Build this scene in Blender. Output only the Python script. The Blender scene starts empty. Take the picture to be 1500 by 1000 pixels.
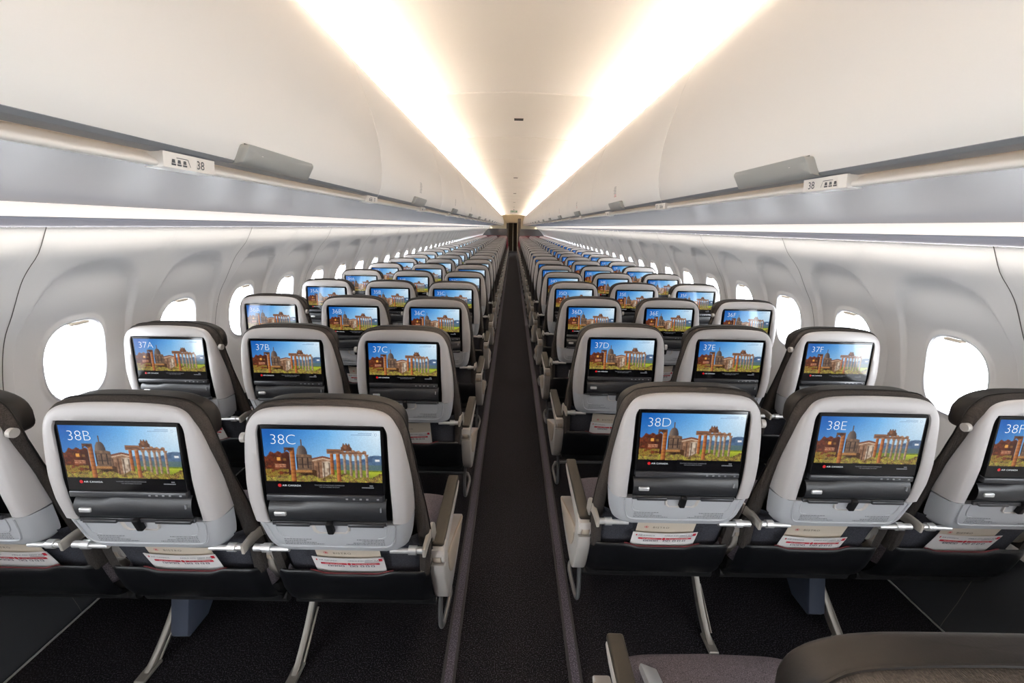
import bpy, bmesh, math, random
from mathutils import Vector, Matrix
random.seed(7)
SC = bpy.context.scene
COL = SC.collection
PI = math.pi

# ------------------------------------------------------------------ helpers
def lin(c):
    return tuple(((v/255.0)/12.92 if v/255.0 <= .04045 else ((v/255.0+.055)/1.055)**2.4) for v in c)

class MB:
    """collects shapes that become ONE mesh"""
    def __init__(s): s.v=[]; s.f=[]; s.m=[]
    def add(s, vs, fs, mi=0):
        o=len(s.v); s.v += [tuple(p) for p in vs]; s.f += [tuple(i+o for i in f) for f in fs]; s.m += [mi]*len(fs)
        return s
    def box(s,x0,x1,y0,y1,z0,z1,r=0,seg=2,mi=0,mat=None):
        bm=bmesh.new(); bmesh.ops.create_cube(bm,size=1)
        for v in bm.verts:
            v.co=Vector(((x0+x1)/2+v.co.x*(x1-x0),(y0+y1)/2+v.co.y*(y1-y0),(z0+z1)/2+v.co.z*(z1-z0)))
        if r>0: bmesh.ops.bevel(bm,geom=bm.edges[:],offset=r,segments=seg,profile=.5,affect='EDGES')
        s._bm(bm,mi,mat); return s
    def _bm(s,bm,mi=0,mat=None):
        bm.verts.index_update()
        if mat is not None:
            for v in bm.verts: v.co=mat@v.co
        s.add([v.co[:] for v in bm.verts],[[v.index for v in f.verts] for f in bm.faces],mi); bm.free()
    def prism(s,poly,x0,x1,r=0,seg=2,mi=0,axis='x',mat=None):
        """poly of (a,b) extruded; axis x: (y,z) polygons, axis y: (x,z) polygons"""
        bm=bmesh.new(); n=len(poly)
        P=(lambda t,a,b:(t,a,b)) if axis=='x' else ((lambda t,a,b:(a,t,b)) if axis=='y' else (lambda t,a,b:(a,b,t)))
        A=[bm.verts.new(P(x0,a,b)) for a,b in poly]; B=[bm.verts.new(P(x1,a,b)) for a,b in poly]
        bm.faces.new(A); bm.faces.new(B[::-1])
        for i in range(n): bm.faces.new((A[i],B[i],B[(i+1)%n],A[(i+1)%n]))
        bmesh.ops.recalc_face_normals(bm,faces=bm.faces[:])
        if r>0:
            ed=[e for e in bm.edges if (e.verts[0] in A)==(e.verts[1] in A)]
            bmesh.ops.bevel(bm,geom=ed,offset=r,segments=seg,profile=.5,affect='EDGES')
        s._bm(bm,mi,mat); return s
    def tube(s,path,r,n=10,mi=0,cap=True):
        P=[Vector(p) for p in path]; rings=[]; up=None
        for i,p in enumerate(P):
            t=(P[min(i+1,len(P)-1)]-P[max(i-1,0)]).normalized()
            if up is None:
                up=Vector((0,0,1)) if abs(t.z)<.9 else Vector((1,0,0))
            a=t.cross(up).normalized(); b=a.cross(t).normalized(); up=b
            rr=r[i] if isinstance(r,(list,tuple)) else r
            rings.append([p+a*math.cos(2*PI*k/n)*rr+b*math.sin(2*PI*k/n)*rr for k in range(n)])
        vs=[q for R in rings for q in R]; fs=[]
        for i in range(len(P)-1):
            for k in range(n):
                fs.append((i*n+k,i*n+(k+1)%n,(i+1)*n+(k+1)%n,(i+1)*n+k))
        if cap: fs += [tuple(range(n))[::-1],tuple((len(P)-1)*n+k for k in range(n))]
        return s.add(vs,fs,mi)
    def rings(s,R,closed=False,mi=0,caps=False):
        n=len(R[0]); vs=[q for r in R for q in r]; fs=[]
        for i in range(len(R)-1):
            for k in range(n if closed else n-1):
                fs.append((i*n+k,i*n+(k+1)%n,(i+1)*n+(k+1)%n,(i+1)*n+k))
        if caps: fs += [tuple(range(n)),tuple((len(R)-1)*n+k for k in range(n))[::-1]]
        return s.add(vs,fs,mi)
    def cyl(s,c,axis,r,h,n=20,mi=0):
        c=Vector(c); d=Vector(axis).normalized()
        return s.tube([c-d*h/2,c-d*h/2*.999,c+d*h/2*.999,c+d*h/2],[r*.85,r,r,r*.85],n,mi)
    def mesh(s,name,mats,sharp=35,recalc=True):
        me=bpy.data.meshes.new(name); me.from_pydata(s.v,[],s.f)
        for m in (mats if isinstance(mats,(list,tuple)) else [mats]): me.materials.append(m)
        if any(s.m): me.polygons.foreach_set('material_index',s.m)
        if recalc:
            bm=bmesh.new(); bm.from_mesh(me); bmesh.ops.recalc_face_normals(bm,faces=bm.faces[:]); bm.to_mesh(me); bm.free()
        me.shade_smooth(); me.set_sharp_from_angle(angle=math.radians(sharp)); me.update()
        return me
    def mirror(s):
        m=MB(); m.v=[(-x,y,z) for x,y,z in s.v]; m.f=[f[::-1] for f in s.f]; m.m=list(s.m); return m

def smooth_poly(pts,n=4):
    """Catmull-Rom through pts"""
    out=[]; P=[Vector(p) for p in pts]
    for i in range(len(P)-1):
        p0=P[max(i-1,0)];p1=P[i];p2=P[i+1];p3=P[min(i+2,len(P)-1)]
        for k in range(n):
            t=k/n
            out.append(.5*((2*p1)+(p2-p0)*t+(2*p0-5*p1+4*p2-p3)*t*t+(3*p1-p0-3*p2+p3)*t**3))
    out.append(P[-1]); return out

def interp(tab,z):
    t=sorted(tab)
    if z<=t[0][0]: return t[0][1]
    for (a,va),(b,vb) in zip(t,t[1:]):
        if z<=b: return va+(vb-va)*(z-a)/(b-a)
    return t[-1][1]

def sstep(a,b,x):
    t=max(0,min(1,(x-a)/(b-a))); return t*t*(3-2*t)

def link(name,me,parent=None,loc=(0,0,0),rot=None):
    o=bpy.data.objects.new(name,me); COL.objects.link(o); o.location=loc
    if rot: o.rotation_euler=rot
    if parent is not None: o.parent=parent
    return o
def tag(o,label,cat,group=None):
    o['label']=label; o['category']=cat
    if group: o['group']=group
    return o
def thing(name,label,cat,loc=(0,0,0),group=None):
    o=bpy.data.objects.new(name,None); COL.objects.link(o); o.location=loc; o.empty_display_size=.05
    return tag(o,label,cat,group)
def struct(name,me,parent=None,loc=(0,0,0)):
    o=link(name,me,parent,loc)
    if parent is None: o['kind']='structure'
    return o

_txt={}
def text_geo(t,size=1.0,align='LEFT',spacing=1.0,thin=0.0):
    """flat glyph geometry of a string: (verts2d, faces)"""
    key=(t,size,align,spacing,thin)
    if key in _txt: return _txt[key]
    cu=bpy.data.curves.new('lettering','FONT'); cu.body=t; cu.size=size; cu.align_x=align; cu.space_character=spacing
    cu.resolution_u=4; cu.offset=thin
    ob=bpy.data.objects.new('lettering',cu); COL.objects.link(ob)
    dg=bpy.context.evaluated_depsgraph_get(); dg.update()
    me=bpy.data.meshes.new_from_object(ob.evaluated_get(dg))
    r=([tuple(v.co[:2]) for v in me.vertices],[tuple(p.vertices) for p in me.polygons])
    bpy.data.objects.remove(ob); bpy.data.curves.remove(cu); bpy.data.meshes.remove(me)
    _txt[key]=r; return r
def put_text(mb,t,fn,size,align='LEFT',spacing=1.0,mi=0,sx=1.0,thin=0.0):
    vs,fs=text_geo(t,size,align,spacing,thin); mb.add([fn(x*sx,y) for x,y in vs],fs,mi)

# ------------------------------------------------------------------ materials
def mat(name,col,rough=.5,metal=0,spec=.5,emit=None,estr=0,coat=0,noise=None,bump=None,sheen=0):
    m=bpy.data.materials.new(name); m.use_nodes=True; nt=m.node_tree; b=nt.nodes['Principled BSDF']
    b.inputs['Base Color'].default_value=(*col,1); b.inputs['Roughness'].default_value=rough
    b.inputs['Metallic'].default_value=metal; b.inputs['Specular IOR Level'].default_value=spec
    if coat: b.inputs['Coat Weight'].default_value=coat; b.inputs['Coat Roughness'].default_value=.04
    if sheen: b.inputs['Sheen Weight'].default_value=sheen
    if emit: b.inputs['Emission Color'].default_value=(*emit,1); b.inputs['Emission Strength'].default_value=estr
    tc=nt.nodes.new('ShaderNodeTexCoord')
    if noise:   # (scale, colour2, contrast lo, hi, detail)
        n=nt.nodes.new('ShaderNodeTexNoise'); n.inputs['Scale'].default_value=noise[0]; n.inputs['Detail'].default_value=noise[4]
        r=nt.nodes.new('ShaderNodeValToRGB'); r.color_ramp.elements[0].position=noise[2]; r.color_ramp.elements[1].position=noise[3]
        r.color_ramp.elements[0].color=(*col,1); r.color_ramp.elements[1].color=(*noise[1],1)
        nt.links.new(tc.outputs['Object'],n.inputs['Vector']); nt.links.new(n.outputs['Fac'],r.inputs['Fac']); nt.links.new(r.outputs['Color'],b.inputs['Base Color'])
    if bump:    # (kind, scale, strength, distance)
        if bump[0]=='noise':
            n=nt.nodes.new('ShaderNodeTexNoise'); n.inputs['Scale'].default_value=bump[1]; out=n.outputs['Fac']
        else:
            n=nt.nodes.new('ShaderNodeTexWave'); n.inputs['Scale'].default_value=bump[1]; n.inputs['Distortion'].default_value=1.5
            n.bands_direction=bump[0]; out=n.outputs['Fac']
        bp=nt.nodes.new('ShaderNodeBump'); bp.inputs['Strength'].default_value=bump[2]; bp.inputs['Distance'].default_value=bump[3]
        nt.links.new(tc.outputs['Object'],n.inputs['Vector']); nt.links.new(out,bp.inputs['Height']); nt.links.new(bp.outputs['Normal'],b.inputs['Normal'])
    return m
M={}
M['shell']=mat('white_shell_plastic',lin((184,180,179)),.38,bump=('noise',900,.04,.001))
M['panel']=mat('light_grey_shell_plastic',lin((176,178,182)),.4,bump=('noise',900,.04,.001))
M['black']=mat('black_moulded_plastic',lin((16,16,18)),.6,spec=.2,bump=('noise',1400,.1,.0005))
M['glass']=mat('black_screen_glass',(.004,.004,.005),.09,spec=.3)
M['bezel']=mat('dark_bezel_bar',lin((48,49,53)),.3,bump=('noise',1500,.08,.0004))
M['flap']=mat('grained_black_flap',lin((36,37,40)),.34,bump=('noise',700,.35,.0006))
M['silver']=mat('satin_silver',lin((215,215,215)),.3,metal=.6)
M['champ']=mat('champagne_metal_paint',lin((186,180,171)),.35,metal=.25)
M['fabric']=mat('charcoal_ribbed_fabric',lin((40,37,36)),.9,spec=.2,noise=(420,lin((62,58,56)),.35,.7,2),bump=('X',130,.5,.001))
M['fabred']=mat('dark_red_ribbed_fabric',lin((84,24,32)),.9,spec=.2,noise=(420,lin((120,48,54)),.35,.7,2),bump=('X',130,.5,.001))
M['head']=mat('black_headrest_leatherette',lin((20,18,17)),.55,spec=.2,bump=('noise',300,.2,.0008))
M['mesh']=mat('navy_lower_back_fabric',lin((34,36,44)),.85,noise=(300,lin((58,60,70)),.4,.65,2),bump=('Z',150,.4,.001))
M['seat']=mat('grey_purple_seat_fabric',lin((54,50,54)),.95,spec=.15,noise=(650,lin((102,96,103)),.42,.62,1),bump=('noise',650,.4,.001))
M['leather']=mat('black_pocket_leather',lin((13,14,17)),.36,spec=.4,bump=('noise',260,.22,.0012))
M['pan']=mat('black_seat_pan',lin((14,14,16)),.6,bump=('noise',200,.1,.001))
M['red']=mat('red_seat_trim',lin((96,12,22)),.7,bump=('noise',500,.2,.0005))
M['pad']=mat('olive_black_armrest_pad',lin((42,39,34)),.6,spec=.2,bump=('noise',420,.15,.0006))
M['cap']=mat('warm_white_plastic',lin((190,185,180)),.4,bump=('noise',700,.04,.0005))
M['beige']=mat('beige_inlay',lin((190,176,160)),.6,bump=('noise',500,.06,.0005))
M['alu']=mat('brushed_aluminium_leg',lin((128,124,118)),.4,metal=.5,bump=('noise',300,.08,.0005))
M['bar']=mat('grey_painted_bar',lin((112,112,114)),.35,metal=.3,bump=('noise',300,.05,.0005))
M['box']=mat('slate_blue_equipment_box',lin((58,64,78)),.45,bump=('noise',500,.06,.0005))
M['print']=mat('grey_print',lin((120,120,124)),.7)
M['darkprint']=mat('dark_grey_print',lin((72,74,78)),.7)
M['card']=mat('white_card',lin((228,226,224)),.55,bump=('noise',40,.05,.002))
M['menu']=mat('cream_menu_card',lin((204,192,176)),.6,bump=('noise',40,.05,.002))
M['cred']=mat('red_print',lin((196,24,48)),.6)
M['cnavy']=mat('navy_print',lin((50,56,78)),.6)
M['gold']=mat('bronze_print',lin((84,72,56)),.6)
M['wall']=mat('sidewall_plastic',lin((232,230,229)),.5,bump=('noise',700,.03,.0005))
M['groove']=mat('seam_gasket',lin((88,84,80)),.7)
M['frame']=mat('window_reveal_plastic',lin((224,225,228)),.4,bump=('noise',600,.03,.0005))
M['shade']=mat('cream_shade_pull',lin((226,214,198)),.45,bump=('noise',600,.03,.0005))
M['bin']=mat('warm_white_bin_plastic',lin((242,238,233)),.38,bump=('noise',800,.03,.0005))
M['ceil']=mat('warm_white_ceiling_panel',lin((236,229,220)),.5,bump=('noise',800,.03,.0005))
M['psu']=mat('grey_service_panel',lin((152,154,165)),.26,bump=('noise',500,.03,.0005))
M['lip']=mat('cream_service_lip',lin((238,232,225)),.3,bump=('noise',600,.03,.0005))
M['gmetal']=mat('blue_grey_edge_strip',lin((128,132,138)),.35,metal=.3,bump=('noise',400,.04,.0005))
M['latch']=mat('grey_bin_latch',lin((164,164,160)),.42,bump=('noise',500,.05,.0005))
M['carpet']=mat('black_speckled_carpet',lin((9,9,11)),1,spec=.1,noise=(230,lin((66,62,70)),.50,.76,4),bump=('noise',420,.8,.004))
M['track']=mat('grey_speckled_floor_strip',lin((52,49,57)),.85,spec=.15,noise=(260,lin((112,107,120)),.45,.75,3),bump=('noise',300,.4,.002))
M['trackedge']=mat('dark_strip_edge',lin((26,25,28)),.7,bump=('noise',300,.3,.001))
M['dado']=mat('charcoal_kick_panel',lin((34,36,40)),.6,bump=('noise',500,.06,.0008))
M['alutrim']=mat('bright_floor_trim',lin((200,198,194)),.35,metal=.6,bump=('noise',300,.05,.0005))
M['divider']=mat('dark_grey_divider',lin((62,62,66)),.5,bump=('noise',400,.06,.0008))
M['curtain']=mat('dark_brown_curtain',lin((46,38,32)),.85,noise=(60,lin((64,52,42)),.3,.7,2),bump=('noise',300,.3,.001))
M['galley']=mat('pale_galley_floor',lin((206,204,200)),.4,bump=('noise',200,.05,.001))
M['header']=mat('warm_beige_header',lin((214,200,172)),.5,bump=('noise',300,.04,.001))
M['vent']=mat('dark_vent_grille',lin((96,88,78)),.6,bump=('Y',200,.5,.001))
M['cove']=mat('warm_cove_lamp',(0,0,0),.5,emit=(1,.86,.72),estr=240)
M['wash']=mat('wall_wash_lamp',(0,0,0),.5,emit=(1,.93,.84),estr=15)
M['lens']=mat('cream_light_lens',lin((235,225,215)),.5,emit=(1,.93,.87),estr=.75)
M['white']=mat('sign_white',lin((235,235,235)),.5)
M['green']=mat('sign_green',lin((40,120,70)),.5,emit=lin((40,120,70)),estr=.2)
M['num']=mat('screen_lettering',(0,0,0),.3,emit=lin((240,246,250)),estr=.85)
M['dim']=mat('screen_small_print',(0,0,0),.3,emit=lin((150,152,158)),estr=.7)
M['faint']=mat('screen_faint_print',(0,0,0),.3,emit=lin((110,140,180)),estr=.8)
M['sred']=mat('screen_red_mark',(0,0,0),.3,emit=lin((200,20,30)),estr=.9)
M['icon']=mat('icon_grey',lin((140,142,146)),.5)

def picture_mat():
    m=bpy.data.materials.new('screen_picture'); m.use_nodes=True; nt=m.node_tree; b=nt.nodes['Principled BSDF']
    b.inputs['Base Color'].default_value=(.004,.004,.005,1); b.inputs['Roughness'].default_value=.09; b.inputs['Specular IOR Level'].default_value=.3
    a=nt.nodes.new('ShaderNodeVertexColor'); a.layer_name='picture'
    nt.links.new(a.outputs['Color'],b.inputs['Emission Color']); b.inputs['Emission Strength'].default_value=.92
    return m
M['picture']=picture_mat()
def pane_mat():
    m=bpy.data.materials.new('window_pane_acrylic'); m.use_nodes=True; nt=m.node_tree
    for n in list(nt.nodes):
        if n.type!='OUTPUT_MATERIAL': nt.nodes.remove(n)
    out=[n for n in nt.nodes if n.type=='OUTPUT_MATERIAL'][0]
    t=nt.nodes.new('ShaderNodeBsdfTransparent'); t.inputs[0].default_value=(.97,.98,1,1)
    g=nt.nodes.new('ShaderNodeBsdfGlossy'); g.inputs['Roughness'].default_value=.05
    mx=nt.nodes.new('ShaderNodeMixShader'); mx.inputs[0].default_value=.05; nt.links.new(t.outputs[0],mx.inputs[1]); nt.links.new(g.outputs[0],mx.inputs[2])
    nt.links.new(mx.outputs[0],out.inputs['Surface']); return m
M['pane']=pane_mat()

# ------------------------------------------------------------------ place
PITCH=.787; YL,YR=.9359,1.0712
AX,AXR,SP=.4934,.4895,.5031
SX={'C':-AX,'B':-AX-SP,'A':-AX-2*SP,'D':AXR,'E':AXR+SP,'F':AXR+2*SP}
Y0,Y1=-1.60,27.6
WALL=[(1.478,1.478),(1.488,1.462),(1.53,1.39),(1.58,1.335),(1.618,1.285),(1.675,1.185),(1.715,1.12),(1.742,1.06),(1.768,.98),(1.785,.91),(1.805,.8),(1.812,.65),(1.805,.5),(1.79,.38)]
WALLZ=[(z,x) for x,z in [(p.x,p.y) for p in smooth_poly([(a,b) for a,b in WALL],4)]]
def wx(z): return interp(WALLZ,z)
WP=.533; WY0=1.61; WZ=.945; WA,WB=.128,.172

# floor
mb=MB(); mb.box(-1.75,1.75,Y0,Y1,-.05,0); struct('floor',mb.mesh('floor',M['carpet']))
n_trim=0
for s in (-1,1):
    n_trim+=1
    mb=MB(); c=s*.219
    mb.box(c-.014,c+.014,Y0,22.4,0,.004,mi=0); mb.box(c-.024,c-.014,Y0,22.4,0,.006,.001,1,mi=1); mb.box(c+.014,c+.024,Y0,22.4,0,.006,.001,1,mi=1)
    struct('trim_%d'%n_trim,mb.mesh('floor_strip',[M['track'],M['trackedge']]))
mb=MB(); mb.box(-.6,.6,26.9,Y1,0,.01); struct('floor.001',mb.mesh('galley_floor',M['galley']))

# side walls: one panel carries two windows
def rect_hit(c,s,hy,zt,zb):
    t=1e9
    if abs(c)>1e-9: t=min(t,hy/abs(c))
    if s>1e-9: t=min(t,zt/s)
    if s<-1e-9: t=min(t,-zb/s)
    return t
def hole(th,k=1.0,n=2.7):
    c,s=math.cos(th),math.sin(th); r=((abs(c)/(WA*k))**n+(abs(s)/(WB*k))**n)**(-1/n); return c*r,s*r
def recess(dy,z):
    r=((abs(dy)/.232)**2.5+(abs(z-.97)/(.385))**2.5)**(1/2.5)
    return .024*(1-sstep(.955,1.0,r))*sstep(.66,1.05,z)
def wall_panel_mesh(side):
    mb=MB(); NT,NR=112,64; zt=1.478-WZ; zb=WZ-.38
    for w in (-.2665,.2665):
        ths=[2*PI*i/NT for i in range(NT)]
        for cy,cz in ((WP/2,zt),(-WP/2,zt),(WP/2,-zb),(-WP/2,-zb)):
            a=math.atan2(cz,cy)%(2*PI); j=min(range(NT),key=lambda i:abs(ths[i]-a)); ths[j]=a
        ths.sort(); R=[]
        for j in range(NR+1):
            f=j/NR; ring=[]
            for th in ths:
                a,b=hole(th); t=rect_hit(math.cos(th),math.sin(th),WP/2,zt,zb); c,d=math.cos(th)*t,math.sin(th)*t
                y,z=a+(c-a)*f,b+(d-b)*f
                x=wx(z+WZ)+recess(y,z+WZ)
                r=((abs(y)/WA)**2.7+(abs(z)/WB)**2.7)**(1/2.7)
                x+=-.006*(1-sstep(1.0,1.12,r))           # raised rim round the window
                yy=y+w
                ring.append((side*x,yy,z+WZ))
            R.append(ring)
        mb.rings(R,closed=True)
    me=mb.mesh('sidewall_panel',[M['wall']],sharp=50); return me
def seam_mesh(side):
    mb=MB(); zs=[p[1] for p in WALL]
    R=[]
    for x,z in [(p.x,p.y) for p in smooth_poly(WALL,3)]:
        R.append([(side*(x-.0015),-.0016,z),(side*(x-.0015),.0016,z)])
    mb.rings(R); return mb.mesh('panel_seam',M['groove'])
def frame_mesh(side):
    mb=MB(); NT=72; R=[]
    for k,dx in ((1.015,.004),(1.0,-.007),(.965,-.009),(.945,-.004),(.935,.012),(.885,.034),(.84,.05),(.80,.058)):
        ring=[]
        for i in range(NT):
            y,z=hole(2*PI*i/NT,k); ring.append((side*(wx(z+WZ)+recess(y,z+WZ)+dx),y,z+WZ))
        R.append(ring)
    mb.rings(R,closed=True); return mb.mesh('window_frame',M['frame'],sharp=60)
def gasket_mesh(side):
    mb=MB(); NT=72; R=[]
    for k in (.957,.944):
        R.append([(side*(wx(z+WZ)+recess(y,z+WZ)-.0058),y,z+WZ) for y,z in [hole(2*PI*i/NT,k) for i in range(NT)]])
    mb.rings(R,closed=True); return mb.mesh('window_gasket',M['groove'])
def pane_mesh(side):
    mb=MB(); NT=48
    pts=[(side*(wx(z+WZ)+.056),y,z+WZ) for y,z in [hole(2*PI*i/NT,.805) for i in range(NT)]]
    mb.add(pts,[tuple(range(NT))]); return mb.mesh('window_pane',M['pane'])
def shade_mesh(side):
    mb=MB(); z=WZ+WB*.90; x=wx(z)+.020
    mb.box(-.036,.036,-.010,.010,-.006,.006,.005,2)
    mb.v=[(side*(x+vy*1.2-vz*.3),vx,z+vz-.002) for vx,vy,vz in mb.v]
    return mb.mesh('shade_pull',M['shade'])
npan=0; nwin=0
for side,sn in ((-1,'left'),(1,'right')):
    pm,sm,fm,gm,pn,sh=wall_panel_mesh(side),seam_mesh(side),frame_mesh(side),gasket_mesh(side),pane_mesh(side),shade_mesh(side)
    y=WY0+.2665-4*WP; k=0
    while y-WP<Y1:
        w=struct('wall_%s'%sn if k==0 else 'wall_%s.%03d'%(sn,k),pm,loc=(0,y,0))
        link('panel_seam',sm,w,(0,WP,0))
        for d in (-.2665,.2665):
            nwin+=1
            f=struct('window_%d'%nwin,fm,loc=(0,y+d,0)); link('gasket',gm,f); link('pane',pn,f); link('shade_pull',sh,f)
            if -1.0<y+d<21:
                L=bpy.data.lights.new('window_portal','AREA'); L.shape='RECTANGLE'; L.size=.24; L.size_y=.33; L.cycles.is_portal=True
                lo=bpy.data.objects.new('window_portal',L); COL.objects.link(lo); lo.location=(side*(wx(WZ)+.075),y+d,WZ)
                lo.rotation_euler=(PI/2,0,side*PI/2)
        y+=2*WP; k+=1
    # kick panel below the side wall with bright floor trim
    mb=MB(); pr=[(1.79,.40),(1.786,.36),(1.776,.345),(1.76,.24),(1.735,.12),(1.708,.03),(1.702,0.0)]
    mb.rings([[(side*x,Y0,z) for x,z in pr],[(side*x,Y1,z) for x,z in pr]])
    yy=.3
    for k in range(19):
        mb.rings([[(side*(x-.0015),1.30+1.066*k-.0012,z) for x,z in pr[2:]],[(side*(x-.0015),1.30+1.066*k+.0012,z) for x,z in pr[2:]]],mi=1)
    struct('baseboard_%s'%sn,mb.mesh('kick_panel',[M['dado'],M['groove']]))
    n_trim+=1; mb=MB(); mb.box(side*1.692-.0022,side*1.692+.0022,Y0,Y1,0,.006); struct('trim_%d'%n_trim,mb.mesh('floor_edge_trim',M['alutrim']))
    # under-bin service panel
    n_trim+=1; mb=MB()
    pr=[(p.x,p.y) for p in smooth_poly([(.644,1.5885),(.70,1.5885),(.82,1.588),(.95,1.583),(1.10,1.572),(1.25,1.557),(1.385,1.540)],3)]
    mb.rings([[(side*x,Y0,z) for x,z in pr],[(side*x,Y1,z) for x,z in pr]]); struct('trim_%d'%n_trim,mb.mesh('service_panel',M['psu']))
    n_trim+=1; mb=MB()
    pr=[(.70,1.616),(.664,1.614),(.650,1.6085),(.642,1.602),(.636,1.599),(.6345,1.594),(.637,1.5895),(.644,1.5885)]
    mb.rings([[(side*x,Y0,z) for x,z in pr],[(side*x,Y1,z) for x,z in pr]]); struct('trim_%d'%n_trim,mb.mesh('service_lip',M['lip'],sharp=60))
    # outer lip carrying the wall-wash lamp
    n_trim+=1; mb=MB()
    pr=[(1.452,1.502),(1.456,1.494),(1.449,1.474),(1.444,1.471)]
    mb.rings([[(side*x,Y0,z) for x,z in pr],[(side*x,Y1,z) for x,z in pr]]); struct('trim_%d'%n_trim,mb.mesh('outer_lip',M['psu']))
    n_trim+=1; mb=MB()
    yy=Y0
    mb.add([(side*1.395,Y0,1.4722),(side*1.443,Y0,1.4712),(side*1.443,Y1,1.4712),(side*1.395,Y1,1.4722)],[(0,1,2,3)])
    mb.add([(side*1.395,Y0,1.474),(side*1.443,Y0,1.473),(side*1.443,Y1,1.473),(side*1.395,Y1,1.474)],[(0,1,2,3)],1)
    struct('trim_%d'%n_trim,mb.mesh('wall_wash_lamp',[M['wash'],M['psu']],recalc=False))
    # cream light lens strips
    ys=[Y0,.62]+[5.0+4.4*k for k in range(6)]; ys[-1]=Y1
    for k,(a,b) in enumerate(zip(ys,ys[1:])):
        mb=MB(); pr=[(1.385,1.540),(1.392,1.5405),(1.425,1.524),(1.450,1.506),(1.452,1.502)]
        mb.rings([[(side*x,a+.004,z) for x,z in pr],[(side*x,b-.004,z) for x,z in pr]])
        o=link('strip_light',mb.mesh('strip_light',M['lens'],sharp=60))
        tag(o,'cream strip light lens above the %s windows, %s segment from the camera'%(sn,['first','second','third','fourth','fifth','sixth','seventh'][k]),'light','strip lights above the windows')

# upper hull closing the space above bins and ceiling
mb=MB(); pr=[]
for i in range(25):
    a=PI*i/24; pr.append((1.56*math.cos(a),1.50+.86*math.sin(a)))
pr=[(1.49,1.465)]+pr+[(-1.49,1.465)]
mb.rings([[(x,Y0,z) for x,z in pr],[(x,Y1,z) for x,z in pr]])
struct('ceiling.900',mb.mesh('crown_lining',M['ceil']))

# ceiling panels
def cz_(x): return 2.262-.036*min(1,(abs(x)/.62))**2-.02*max(0,abs(x)-.62)/.3
mb=MB(); xs=[-.92+1.84*i/46 for i in range(47)]
LP=1.272
R=[]
for y,dz in ((0.003,.03),(.003,.006),(.007,.002),(.018,0),(LP*.5,0),(LP-.018,0),(LP-.007,.002),(LP-.003,.006),(LP-.003,.03)):
    R.append([(x,y,cz_(x)+dz) for x in xs])
mb.rings(R); cme=mb.mesh('ceiling_panel',M['ceil'],sharp=70)
y=2.752-4*LP; k=0
while y<Y1:
    struct('ceiling' if k==0 else 'ceiling.%03d'%k,cme,loc=(0,y,0)); y+=LP; k+=1
# vents in the ceiling
for k,y in enumerate((3.382,7.168,10.41,14.1,17.4)):
    mb=MB(); mb.box(-.034,.034,-.028,.028,-.0035,.004,.001,1)
    for j in range(4): mb.box(-.031,.031,-.022+j*.0125,-.016+j*.0125,-.005,-.003,mi=1)
    o=link('ceiling_vent',mb.mesh('ceiling_vent',[M['vent'],M['trackedge']]),loc=(0,y,cz_(0)))
    tag(o,'small dark slotted vent in the ceiling, %s from the camera'%['first','second','third','fourth','fifth'][k],'vent','ceiling vents')

# cove lamps, end walls
for s in (-1,1):
    n_trim+=1; mb=MB()
    for k in range(18):
        a=1.93-3.2+1.6*k-.3
        mb.add([(s*.785,a+.02,2.167),(s*.745,a+.02,2.143),(s*.745,a+1.58,2.143),(s*.785,a+1.58,2.167)],[(0,1,2,3) if s<0 else (3,2,1,0)])
    struct('trim_%d'%n_trim,mb.mesh('cove_lamp',M['cove'],recalc=False))
mb=MB(); mb.box(-1.9,1.9,Y0-.06,Y0,-.05,2.45); struct('wall_back',mb.mesh('aft_bulkhead',M['divider']))
mb=MB(); mb.box(-1.9,1.9,Y1,Y1+.06,-.05,2.45); struct('wall_front',mb.mesh('forward_bulkhead',M['header']))

# ------------------------------------------------------------------ overhead bins
ORD=['nearest','second','third','fourth','fifth','sixth','seventh','eighth','ninth','tenth','eleventh','twelfth','thirteenth','fourteenth','fifteenth','sixteenth','seventeenth','eighteenth','nineteenth','twentieth','twenty-first','twenty-second','twenty-third','twenty-fourth','twenty-fifth','twenty-sixth','twenty-seventh']
FC=lambda k:'nearest the camera' if k==0 else ORD[k]+' from the camera'
DOOR=[(.640,1.612),(.630,1.615),(.619,1.628),(.606,1.66),(.598,1.71),(.597,1.76),(.605,1.85),(.63,1.955),(.668,2.075),(.692,2.132),(.703,2.154),(.709,2.162),(.716,2.163),(.722,2.154),(.73,2.135),(.90,2.130)]
DP=[(p.x,p.y) for p in smooth_poly(DOOR,4)]
def dx_(z): return interp([(b,a) for a,b in DP],z)
BL=1.6
def door_mesh(s):
    mb=MB(); R=[]
    for y,d in ((.0015,.02),(.0015,.004),(.003,.0012),(.007,0),(BL*.25,0),(BL*.5,0),(BL*.75,0),(BL-.007,0),(BL-.003,.0012),(BL-.0015,.004),(BL-.0015,.02)):
        R.append([(s*(x+d),y,z) for x,z in DP])
    mb.rings(R); return mb.mesh('bin_door',M['bin'],sharp=60)
def bump_mesh(s):
    mb=MB(); pr=[(.622,1.6255),(.6195,1.6235),(.623,1.6165),(.631,1.6125),(.645,1.6115)]
    mb.rings([[(s*x,.002,z) for x,z in pr],[(s*x,BL-.002,z) for x,z in pr]]); return mb.mesh('edge_strip',M['gmetal'])
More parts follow.
